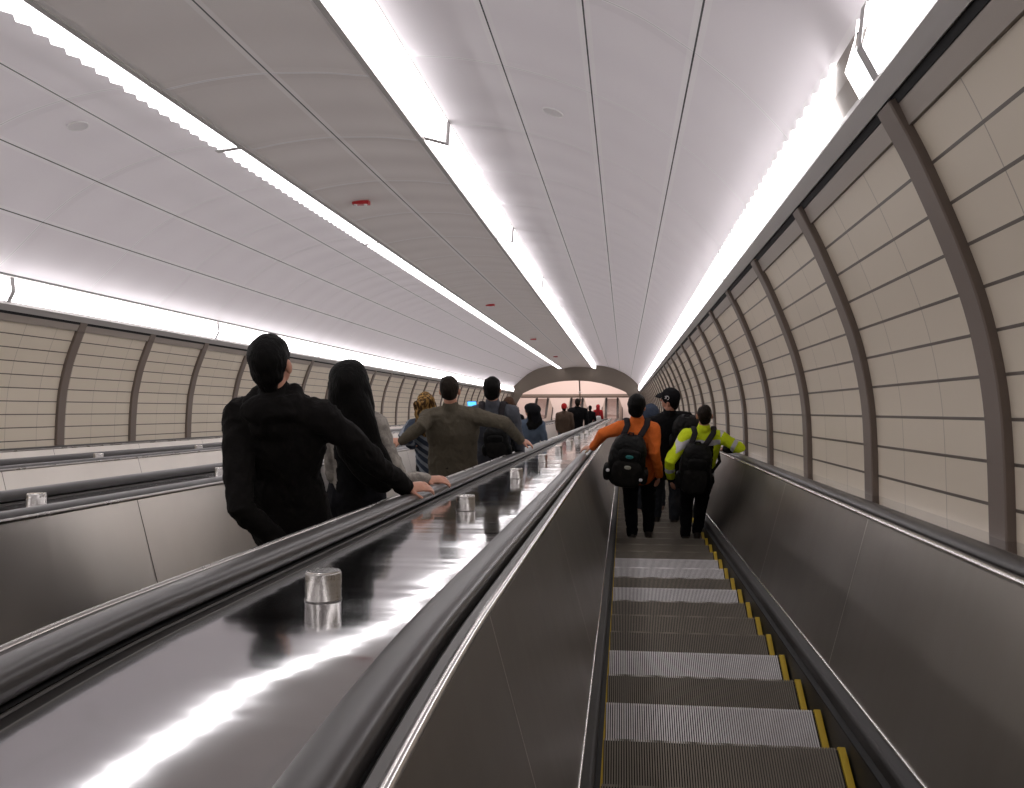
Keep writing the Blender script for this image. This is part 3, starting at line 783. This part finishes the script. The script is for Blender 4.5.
    if hood:
        ell(mb, neck+Rz @ V((0, -.085*s, -.015*s)), (.125*s, .060*s, .075*s)); ell(mb, neck+Rz @ V((0, -.095*s, -.09*s)), (.095*s, .045*s, .085*s))
        for sg in (-1, 1): tube(mb, [neck+Rz @ V((sg*.095*s, -.05*s, .0)), neck+Rz @ V((sg*.075*s, .05*s, .01*s))], [.036*s, .030*s])
    for (a, b, c, d, pn, cu), sg in zip(arm_pts, (-1, 1)):
        ins = neck*.55+a*.45-V((0, 0, .03*s))
        cf = c+(c-b).normalized()*.005
        tube(mb, [a, a*.5+b*.5, b, b*.5+c*.5, cf], [.074*s*armk, .064*s*armk, .058*s*armk, .050*s*armk, .040*s], seg=16)
        ell(mb, a, (.074*s*armk, .070*s*armk, .074*s*armk)); tube(mb, [neck-V((0, 0, .035*s)), neck*.5+a*.5-V((0, 0, .012*s)), a], [(.085*s, .050*s), (.085*s, .058*s), .068*s], side=(0, 1, 0), seg=16)
    T = dict(noise_amp=.010, freq=7.0, fold=.004); T.update(topkw or {})
    pf = None
    if paint: pf = lambda c: paint(c, dict(s=s, neck=neck, hip=hip, hc=hc, arms=arm_pts))
    remesh(mb, 'jacket', top, t, vox, paint=pf, **T)
    # ---- legs
    mb = MB()
    tube(mb, [hip+V((0, 0, .06*s)), hip, hip-V((0, 0, .07*s))], [(.155*s, .115*s), (.168*s, .122*s), (.150*s, .110*s)], side=ax, seg=20)
    for h0, kn, ft in lg: tube(mb, [h0, h0*.5+kn*.5, kn, kn*.5+ft*.5, ft+V((0, -.005*s, .020*s))], [.094*s, .086*s, .074*s, .066*s, .058*s], seg=16)
    remesh(mb, 'trousers', legs, t, max(vox, .010), noise_amp=.008, fold=.005, freq=8)
    for h0, kn, ft in lg:
        mb = MB(); b = ft-V((0, 0, .085*s))
        tube(mb, [b+V((0, -.05*s, .040*s)), b+V((0, .03*s, .040*s)), b+V((0, .12*s, .034*s)), b+V((0, .165*s, .030*s))], [(.038*s, .038*s), (.044*s, .038*s), (.046*s, .031*s), (.036*s, .025*s)], side=(1, 0, 0), seg=16)
        tube(mb, [b+V((0, -.03*s, .05*s)), b+V((0, -.025*s, .10*s))], [.042*s, .046*s])
        remesh(mb, 'shoe', M[shoes or 'shoe'], t, .012, smooth=2)
    # ---- hair / hat
    mb = MB()
    if hair:
        hm, style = hair
        if style in ('short', 'spiky'):
            ell(mb, hc+Rh @ V((0, -.014*q, .028*q)), (.083*q, .098*q, .098*q), Rh)
            ell(mb, hc+Rh @ V((0, -.048*q, -.025*q)), (.070*q, .055*q, .064*q), Rh)
            ell(mb, hc+Rh @ V((0, -.060*q, -.070*q)), (.046*q, .030*q, .045*q), Rh)
            if style == 'spiky':
                for j in range(26):
                    a = random.uniform(0, 6.28); rr = random.uniform(0, .06)*q; b = hc+Rh @ V((math.cos(a)*rr, math.sin(a)*rr-.01*q, .105*q)); tube(mb, [b, b+V((math.cos(a)*.01, math.sin(a)*.01-.004, .028*q))], [.012*q, .005*q], seg=6)
        elif style == 'crop':
            ell(mb, hc+Rh @ V((0, -.012*q, .030*q)), (.082*q, .096*q, .096*q), Rh); ell(mb, hc+Rh @ V((0, -.050*q, -.018*q)), (.068*q, .048*q, .050*q), Rh)
            for j in range(22):
                a = random.uniform(0, 6.28); rr = random.uniform(.01, .07)*q; ell(mb, hc+Rh @ V((math.cos(a)*rr, math.sin(a)*rr-.01*q, (.118-rr/q*.35)*q)), (.014*q, .014*q, .012*q), None, 8, 6)
        elif style == 'buzz':
            ell(mb, hc+Rh @ V((0, -.014*q, .026*q)), (.078*q, .094*q, .095*q), Rh); ell(mb, hc+Rh @ V((0, -.052*q, -.03*q)), (.062*q, .045*q, .058*q), Rh)
        elif style == 'full':
            ell(mb, hc+Rh @ V((0, -.014*q, .030*q)), (.090*q, .102*q, .102*q), Rh)
            ell(mb, hc+Rh @ V((0, -.050*q, -.030*q)), (.080*q, .060*q, .074*q), Rh)
        else:
            ell(mb, hc+Rh @ V((0, -.012*q, .026*q)), (.090*q, .102*q, .104*q), Rh)
            for sg in (-1, 1): tube(mb, [hc+Rh @ V((sg*.070*q, -.02*q, .01*q)), hc+Rh @ V((sg*.082*q, -.025*q, -.09*q)), hc+Rh @ V((sg*.085*q, -.05*q, -.20*q))], [.035*q, .034*q, .03*q])
            L = {'long': .48, 'medium': .27, 'wavy': .30}[style]
            dx = extra.get('hair_dx', 0) if extra else 0
            tube(mb, [hc+Rh @ V((0, -.05*q, .04*q)), hc+Rh @ V((dx*.25, -.085*q, -.10*q)), hc+Rh @ V((dx*.6, -.115*q, -L*.55*q)), hc+V((dx, -.125*q, -L*.85*q)), hc+V((dx*1.15, -.120*q, -L*q))], [(.075*q, .055*q), (.104*q, .055*q), (.112*q, .050*q), (.095*q, .045*q), (.055*q, .030*q)], side=ax, seg=20)
            if style == 'wavy':
                for j in range(34):
                    a = random.uniform(-1.9, 1.9); z = random.uniform(-.27, .10)*q
                    c = hc+V((math.sin(a)*.095*q, -.06*q-math.cos(a)*.06*q, z)); ell(mb, c, (.026*q, .026*q, .042*q), None, 8, 6)
        remesh(mb, 'hair', hm, t, min(vox, .009) if vox < .012 else vox, noise_amp=.006 if style != 'long' else .012, freq=22 if style != 'long' else 9, smooth=2)
    if hat == 'cap':
        mb = MB(); ell(mb, hc+Rh @ V((0, -.008*q, .052*q)), (.086*q, .103*q, .080*q), Rh, 20, 12); tube(mb, [hc+Rh @ V((0, -.01*q, .02*q)), hc+Rh @ V((0, -.01*q, .055*q))], [(.087*q, .103*q), (.087*q, .103*q)], side=Rh @ V((1, 0, 0)), seg=22)
        remesh(mb, 'cap_crown', M['cap_cloth'], t, .008, smooth=2)
        mb = MB(); tube(mb, [hc+Rh @ V((0, .085*q, .030*q)), hc+Rh @ V((0, .125*q, .024*q)), hc+Rh @ V((0, .155*q, .014*q))], [(.072*q, .007*q), (.066*q, .007*q), (.040*q, .006*q)], side=Rh @ V((1, 0, 0)), seg=18); mb.build('cap_brim', M['cap_cloth'], t, True)
        mb = MB()   # pale looping emblem on the cap side and front
        for (px_, a0, a1, rr) in ((.060, 0, 4.6, .020), (.082, 1.2, 5.2, .013)):
            pts = []
            for j in range(9):
                a = a0+(a1-a0)*j/8; v = V((-.088, px_-.06+math.cos(a)*rr, .062+math.sin(a)*rr))*q; v.x = -math.sqrt(max(.0001, 1-(v.y/(.106*q))**2-((v.z-.052*q)/(.09*q))**2))*.090*q; pts.append(hc+Rh @ v)
            tube(mb, pts, [.0028*q]*9, seg=6)
        mb.build('cap_emblem', M['white'], t, True)
    if hat == 'beanie':
        mb = MB(); ell(mb, hc+Rh @ V((0, -.012*q, .035*q)), (.088*q, .102*q, .096*q), Rh); remesh(mb, 'knit_hat', M['red_knit'], t, .012)
    if hat == 'slouch':
        mb = MB(); ell(mb, hc+Rh @ V((0, -.03*q, .050*q)), (.105*q, .135*q, .080*q), Rh); ell(mb, hc+Rh @ V((0, -.115*q, .035*q)), (.095*q, .075*q, .070*q), Rh)
        tube(mb, [hc+Rh @ V((0, -.085*q, .0)), hc+Rh @ V((.0, -.10*q, -.14*q)), hc+Rh @ V((.0, -.10*q, -.22*q))], [.085*q, .090*q, .06*q]); remesh(mb, 'slouch_hat', M['cap_cloth'], t, .014, noise_amp=.012)
    if hat == 'hood_up':
        mb = MB(); ell(mb, hc+Rh @ V((0, -.018*q, .020*q)), (.100*q, .108*q, .112*q), Rh); tube(mb, [hc+V((0, -.02*q, -.06*q)), neck], [.095*q, .10*q]); remesh(mb, 'hood', top if not isinstance(top, list) else top[0], t, .014, noise_amp=.01)
    t['_s'] = s
    del t['_s']
    return dict(t=t, s=s, neck=neck, hc=hc, sh=sh, hip=hip, root=root_loc, ax=ax, loc=loc)
def backpack(P, label, off=(0, -.23, -.30), size=(.165, .10, .26), tilt=0.0, roll=0.0, mats=('pack', 'pack2'), spots=(), straps=True):
    """a worn backpack, straps over the shoulders; off measured from the neck base"""
    s = P['s']; c = P['neck']+V(off)*s; root = P['root']+c
    t = empty('backpack', root, label, 'backpack')
    R3 = Matrix.Rotation(roll, 3, 'Y') @ Matrix.Rotation(tilt, 3, 'X')
    sz = V(size)*s
    mb = MB(); ell(mb, (0, 0, 0), sz, R3, 24, 16, .62); ell(mb, R3 @ V((0, .01, sz.z*.55)), (sz.x*.82, sz.y*.85, sz.z*.5), R3, 20, 12, .7); remesh(mb, 'main_compartment', M[mats[0]], t, .010, noise_amp=.010, freq=8, fold=.004)
    mb = MB(); ell(mb, R3 @ V((0, -sz.y*.80, -sz.z*.30)), (sz.x*.80, sz.y*.45, sz.z*.55), R3, 20, 12, .6); remesh(mb, 'front_pocket', M[mats[1]], t, .010, noise_amp=.008, freq=9, fold=.003)
    mb = MB(); ell(mb, R3 @ V((0, -sz.y*.85, sz.z*.42)), (sz.x*.62, sz.y*.30, sz.z*.26), R3, 20, 12, .6); remesh(mb, 'upper_pocket', M[mats[0]], t, .010, noise_amp=.006, freq=9)
    for sg in (-1, 1):
        mb = MB(); ell(mb, R3 @ V((sg*sz.x*1.0, -.01, -sz.z*.48)), (sz.x*.22, sz.y*.6, sz.z*.34), R3, 14, 10, .7); remesh(mb, 'side_pocket', M[mats[0]], t, .010, noise_amp=.004)
        mb = MB(); a = P['neck']-c+V((sg*.075, -.085, .03))*1.0*s if False else (P['neck']+V((sg*.095*s, -.085*s, .0)))-c
        b = (P['neck']+V((sg*.105*s, .01*s, .022*s)))-c; e = (P['neck']+V((sg*.125*s, .115*s, -.08*s)))-c; g = (P['neck']+V((sg*.155*s, .135*s, -.30*s)))-c
        h = (P['neck']+V((sg*.19*s, .02*s, -.42*s)))-c; top_ = R3 @ V((sg*sz.x*.42, sz.y*.35, sz.z*.86))
        tube(mb, [top_, a, b, e, g, h, R3 @ V((sg*sz.x*.75, sz.y*.6, -sz.z*.7))], [(.030*s, .010*s)]*4+[(.028*s, .009*s), (.018*s, .006*s), (.012*s, .005*s)], side=P['ax'], seg=10)
        if straps: mb.build('strap', M['strap'], t, True)
    mb = MB(); tube(mb, [R3 @ V((-.03, sz.y*.3, sz.z*.98)), R3 @ V((-.02, sz.y*.1, sz.z*1.14)), R3 @ V((.02, sz.y*.1, sz.z*1.14)), R3 @ V((.03, sz.y*.3, sz.z*.98))], [.009]*4, seg=8); mb.build('grab_handle', M['strap'], t, True)
    for (x, z, rx, rz, m, nm) in spots:
        mb = MB(); ell(mb, R3 @ V((x*sz.x, -sz.y*(1.28 if z < .1 else 1.16), z*sz.z)), (rx, .006, rz), R3, 14, 8, .8); mb.build(nm, M[m], t, True)
    return t
M['shoe'] = mat('dark_shoe', (.040, .034, .030), .5)
M['shoe_pale'] = mat('pale_sneaker', (.33, .22, .19), .6)
M['cap_cloth'] = cloth('black_cap_cloth', (.010, .010, .012), amp=.15)
M['red_knit'] = cloth('red_knit', (.45, .02, .02), amp=.3, scale=150)
M['pack'] = cloth('black_pack_nylon', (.012, .012, .012), amp=.5); M['pack'].node_tree.nodes['Principled BSDF'].inputs['Roughness'].default_value = .55
M['pack2'] = cloth('black_pack_pocket', (.017, .016, .015), amp=.5)
M['strap'] = cloth('strap_webbing', (.028, .025, .028), amp=.2)
M['black_hoodie'] = cloth('black_hoodie_knit', (.0075, .0065, .006), amp=.5)
M['black_coat'] = cloth('black_coat', (.009, .009, .010), amp=.5)
M['dark_pants'] = cloth('dark_trousers', (.012, .012, .015), amp=.4)
M['khaki'] = cloth('khaki_trousers', (.14, .10, .045), amp=.4)
M['jeans'] = cloth('grey_blue_jeans', (.055, .062, .075), amp=.5)
M['knit'] = cloth('grey_knit', (.36, .33, .29), amp=.7, scale=140, col2=(.20, .18, .16))
M['olive'] = cloth('olive_grey_jacket', (.105, .090, .066), amp=.6, scale=120)
M['striped'] = cloth('striped_knit', (.045, .058, .085), amp=.4, bands=(52, .7, 1.0, (.20, .22, .25)))
M['slate'] = cloth('slate_shirt', (.085, .090, .105), amp=.5)
M['brown_coat'] = cloth('brown_coat', (.11, .075, .055), amp=.5)
M['denim'] = cloth('denim_jacket', (.10, .135, .19), amp=.6)
M['orange'] = cloth('orange_jacket', (.78, .17, .03), amp=.5)
M['hiviz'] = cloth('fluorescent_yellow', (.70, .86, .02), amp=.4)
M['silver'] = mat('reflective_tape', (.52, .52, .55), .4)
M['navy'] = cloth('navy_hoodie', (.055, .070, .105), amp=.5)
M['teal'] = mat('teal_patch', (.03, .20, .20), .5); M['pale_patch'] = mat('pale_patch', (.33, .33, .27), .5)
M['reflector'] = mat('pale_reflector', (.75, .75, .78), .35)
M['redcoat'] = cloth('red_jacket', (.50, .025, .03), amp=.4)
M['screen'] = mat('lit_phone_screen', (.02, .1, .3), .3, 0, emit=(.10, .45, 1.0), es=1.3)
def P_(px, py, y): return at(px, py, y=y)
def vest(c, q):
    for (a, b, w, d, pn, cu) in q['arms']:
        for p, r in ((a, b), (b, w)):
            tt = max(0, min(1, (c-p).dot(r-p)/(r-p).length_squared))
            if (c-(p+(r-p)*tt)).length < .085*q['s']: return 0
    return 1
# 1 the man in the black hoodie
person('man in a black hoodie with short black hair, his hand on the rail', 1, 3, -1.86, (264, 336), M['black_hoodie'], M['dark_pants'], (M['hair_black'], 'short'),
       arms=(dict(el=P_(240, 508, 4.30), wr=P_(286, 548, 4.55), d=(.5, .6, -.6), pn=(1, 0, 0)), dict(el=P_(368, 455, 4.62), wr=P_(405, 488, 4.93), d=(.75, .45, -.20), pn=(0, .1, -1), curl=.55)),
       vox=.0095, hood=True, hem=.74, width=1.16, headscale=1.05, waistk=.82, hyaw=-.12, yaw=-.05, topkw=dict(fold=.006, noise_amp=.014))
# 2 long haired woman
person('woman with long straight black hair and a grey knit sleeve, beside the hoodie man', 1, 5, -1.78, (347, 365), [M['knit'], M['black_coat']], M['dark_pants'], (M['hair_black'], 'long'),
       arms=(None, dict(el=P_(400, 479, 5.45), wr=P_(425, 480, 5.62), d=(.85, .25, -.12), pn=(0, 0, -1), curl=.6)), vox=.010, hyaw=-.2, width=.74, headscale=1.2, extra=dict(hair_dx=.13), paint=vest, armk=.82)
# 3 broad man in olive jacket
p3 = person('broad man in an olive grey jacket with both arms stretched out sideways', 1, 12, -1.72, (448, 377), M['olive'], M['dark_pants'], (M['hair_dark'], 'crop'),
       arms=(dict(el=P_(422, 426, 8.40), wr=P_(402, 441, 8.5), d=(-1, .05, -.05), pn=(0, .2, -1), curl=.4), dict(el=P_(505, 423, 8.55), wr=P_(520, 440, 8.95), d=(.7, .4, -.5), pn=(0, .1, -1), curl=.5)),
       vox=.0095, hem=.80, width=1.28, headscale=1.02)
# 4 woman with highlighted hair
person('woman with streaked blonde-brown curls and a blue striped sweater', 1, 14, -2.10, (424, 393), M['striped'], M['dark_pants'], (M['hair_high'], 'wavy'),
       arms=(dict(el=P_(404, 436, 9.35), wr=P_(412, 446, 9.6), d=(.6, .6, 0), pn=(0, 0, -1)), None), vox=.011, hyaw=.2)
# 5 man with backpack strap
p5 = person('man with thick black hair and a slate shirt, a black bag on his back', 1, 15, -1.55, (491, 377), M['slate'], M['dark_pants'], (M['hair_black'], 'full'),
       arms=(dict(el=P_(468, 428, 10.1), wr=P_(482, 417, 10.2), d=(-.35, .1, 1), pn=(0, 1, 0), curl=.7), None), vox=.011, width=1.08, headscale=.95)
backpack(p5, 'black bag worn by the man in the slate shirt', size=(.12, .06, .17), off=(.04, -.2, -.30))
t = empty('smartphone', W(*P_(472, 403.5, 10.0)), 'raised smartphone with a lit blue screen, held up among the crowd', 'phone')
mb = MB(); mb.box((0, 0, 0), (.052, .005, .030)); mb.build('phone_case', M['black'], t)
mb = MB(); mb.box((0, -.006, 0), (.048, .002, .027)); mb.build('screen', M['screen'], t)
# 6, 7 pair further down
person('woman with wavy brown hair in a dark coat, half hidden further down', 1, 27, -1.95, (508.5, 398), M['black_coat'], M['dark_pants'], (M['hair_brown'], 'medium'), vox=.014, headscale=1.1)
person('person in a black slouch hat and denim jacket, face turned sideways', 1, 25, -1.60, (530, 404), M['denim'], M['dark_pants'], (M['hair_black'], 'medium'), vox=.014, hyaw=1.1, hat='slouch')
# far group
person('person in a red knit cap and brown coat, far down the lane', 1, 56, -1.95, (564, 403.5), M['brown_coat'], M['jeans'], (M['hair_dark'], 'short'), vox=.02, hat='beanie', width=1.15)
person('large person in a dark coat next to the red knit cap', 1, 60, -1.75, (577.5, 398.5), M['black_coat'], M['dark_pants'], (M['hair_dark'], 'short'), vox=.02, width=1.3)
person('distant small figure in black between the dark coat and the red jacket', 1, 84, -1.7, (590, 405.5), M['black_coat'], M['dark_pants'], (M['hair_black'], 'short'), vox=.025)
pr = person('farthest figure in a red hooded jacket carrying a white bag', 1, 104, -1.60, (598, 404.5), M['redcoat'], M['dark_pants'], None, vox=.025, hat='hood_up')
t = empty('shoulder_bag', pr['root']+pr['neck']+V((.02, -.24, -.42)), 'small white bag on the back of the farthest red jacket', 'bag')
mb = MB(); ell(mb, (0, 0, 0), (.15, .07, .17), None, 16, 10, .7); mb.build('bag_body', M['white'], t, True)
mb = MB(); tube(mb, [(-.1, .03, .12), (-.06, .08, .40), (.06, .08, .40), (.1, .03, .12)], [.014]*4, seg=8); mb.build('strap', M['strap'], t, True)
# man in orange
po = person('man in an orange jacket with thick dark hair, gripping the rail', 0, 14, .17, (637, 395), M['orange'], M['dark_pants'], (M['hair_black'], 'full'),
       arms=(dict(el=P_(603, 434, 9.55), wr=(-.335, 9.75, -.385), d=(-1, .35, -.35), pn=(0, 0, -1), curl=.6), dict(el=P_(654, 452, 9.40), wr=P_(659, 475, 9.6), d=(-.05, .25, -1), pn=(-1, 0, 0))),
       vox=.009, yaw=-.10, hyaw=-.25, width=1.0, hem=.84, feet_dx=.085)
backpack(po, 'bulky black backpack with teal patch on the man in orange', off=(-.10, -.235, -.33), size=(.185, .115, .27), roll=.14, tilt=-.12,
         spots=((.02, .42, .038, .020, 'teal', 'teal_patch'), (.0, .02, .034, .020, 'pale_patch', 'pale_patch'), (.78, -.42, .018, .018, 'reflector', 'reflector'), (-1.02, -.18, .018, .018, 'reflector', 'reflector')))
# man with black cap
pc = person('man in a black baseball cap and black coat, looking sideways', 0, 17, .50, (670.5, 389.5), M['black_coat'], M['jeans'], (M['hair_black'], 'short'), hat='cap', hyaw=1.15, yaw=.25, vox=.0095, width=1.15, hem=.76, shoes='shoe')
backpack(pc, 'black backpack on the man in the baseball cap', off=(.17, -.17, -.14), size=(.15, .10, .20), tilt=.1, straps=False)
# navy hoodie ahead
person('person in a navy hooded top in front of the baseball cap man', 0, 20, .36, (651, 406.5), M['navy'], M['jeans'], None, hat='hood_up', vox=.012, shoes='shoe_pale', feet_dx=.16, width=1.2, headscale=1.25)
# hi-vis worker
def hv(c, q):
    s = q['s']; z = c.z/s; xr = (c.x-q['neck'].x)/s
    a, b, w = q['arms'][1][0], q['arms'][1][1], q['arms'][1][2]
    tt = (c-a).dot(b-a)/(b-a).length_squared
    right_arm = (c-(a+(b-a)*max(0, min(1, tt)))).length < .11*s and xr > .17
    if right_arm: return 1 if .62 < tt < .80 or -.15 < tt < .05 else (0 if tt < 1.25 else 2)
    fore = (c-(b+w)*.5).length < .16*s
    if fore and xr > .22: return 2
    if 1.335 < z < 1.395 and abs(xr) < .30: return 1
    if z > 1.335: return 0
    if -.275 < xr < -.20 and z < 1.24: return 2
    if xr < -.20 : return 1 if 1.10 < z < 1.16 else (0 if z > .98 and c.y < .06 else 2)
    if .10 < xr < .175 and z > 1.02 and c.y < .05: return 0
    if .90 < z < .95: return 1
    return 2
ph = person('worker in a fluorescent yellow and black jacket leaning on the side rail', 0, 14, .72, (705, 405), [M['hiviz'], M['silver'], M['black_coat']], M['dark_pants'], (M['hair_dark'], 'buzz'),
       arms=(dict(el=P_(669, 462, 9.3), wr=P_(671, 479, 9.55), d=(.1, .3, -1), pn=(1, 0, 0)), dict(el=(1.17, 9.45, -.375), wr=(1.06, 9.72, -.40), d=(-.6, .6, -.4), pn=(0, 0, -1))),
       vox=.0085, hem=.80, paint=hv, width=1.06, yaw=-.1, feet_dx=.065)
backpack(ph, 'large plain black backpack on the worker in yellow', off=(-.09, -.225, -.36), size=(.165, .115, .29), roll=.06)
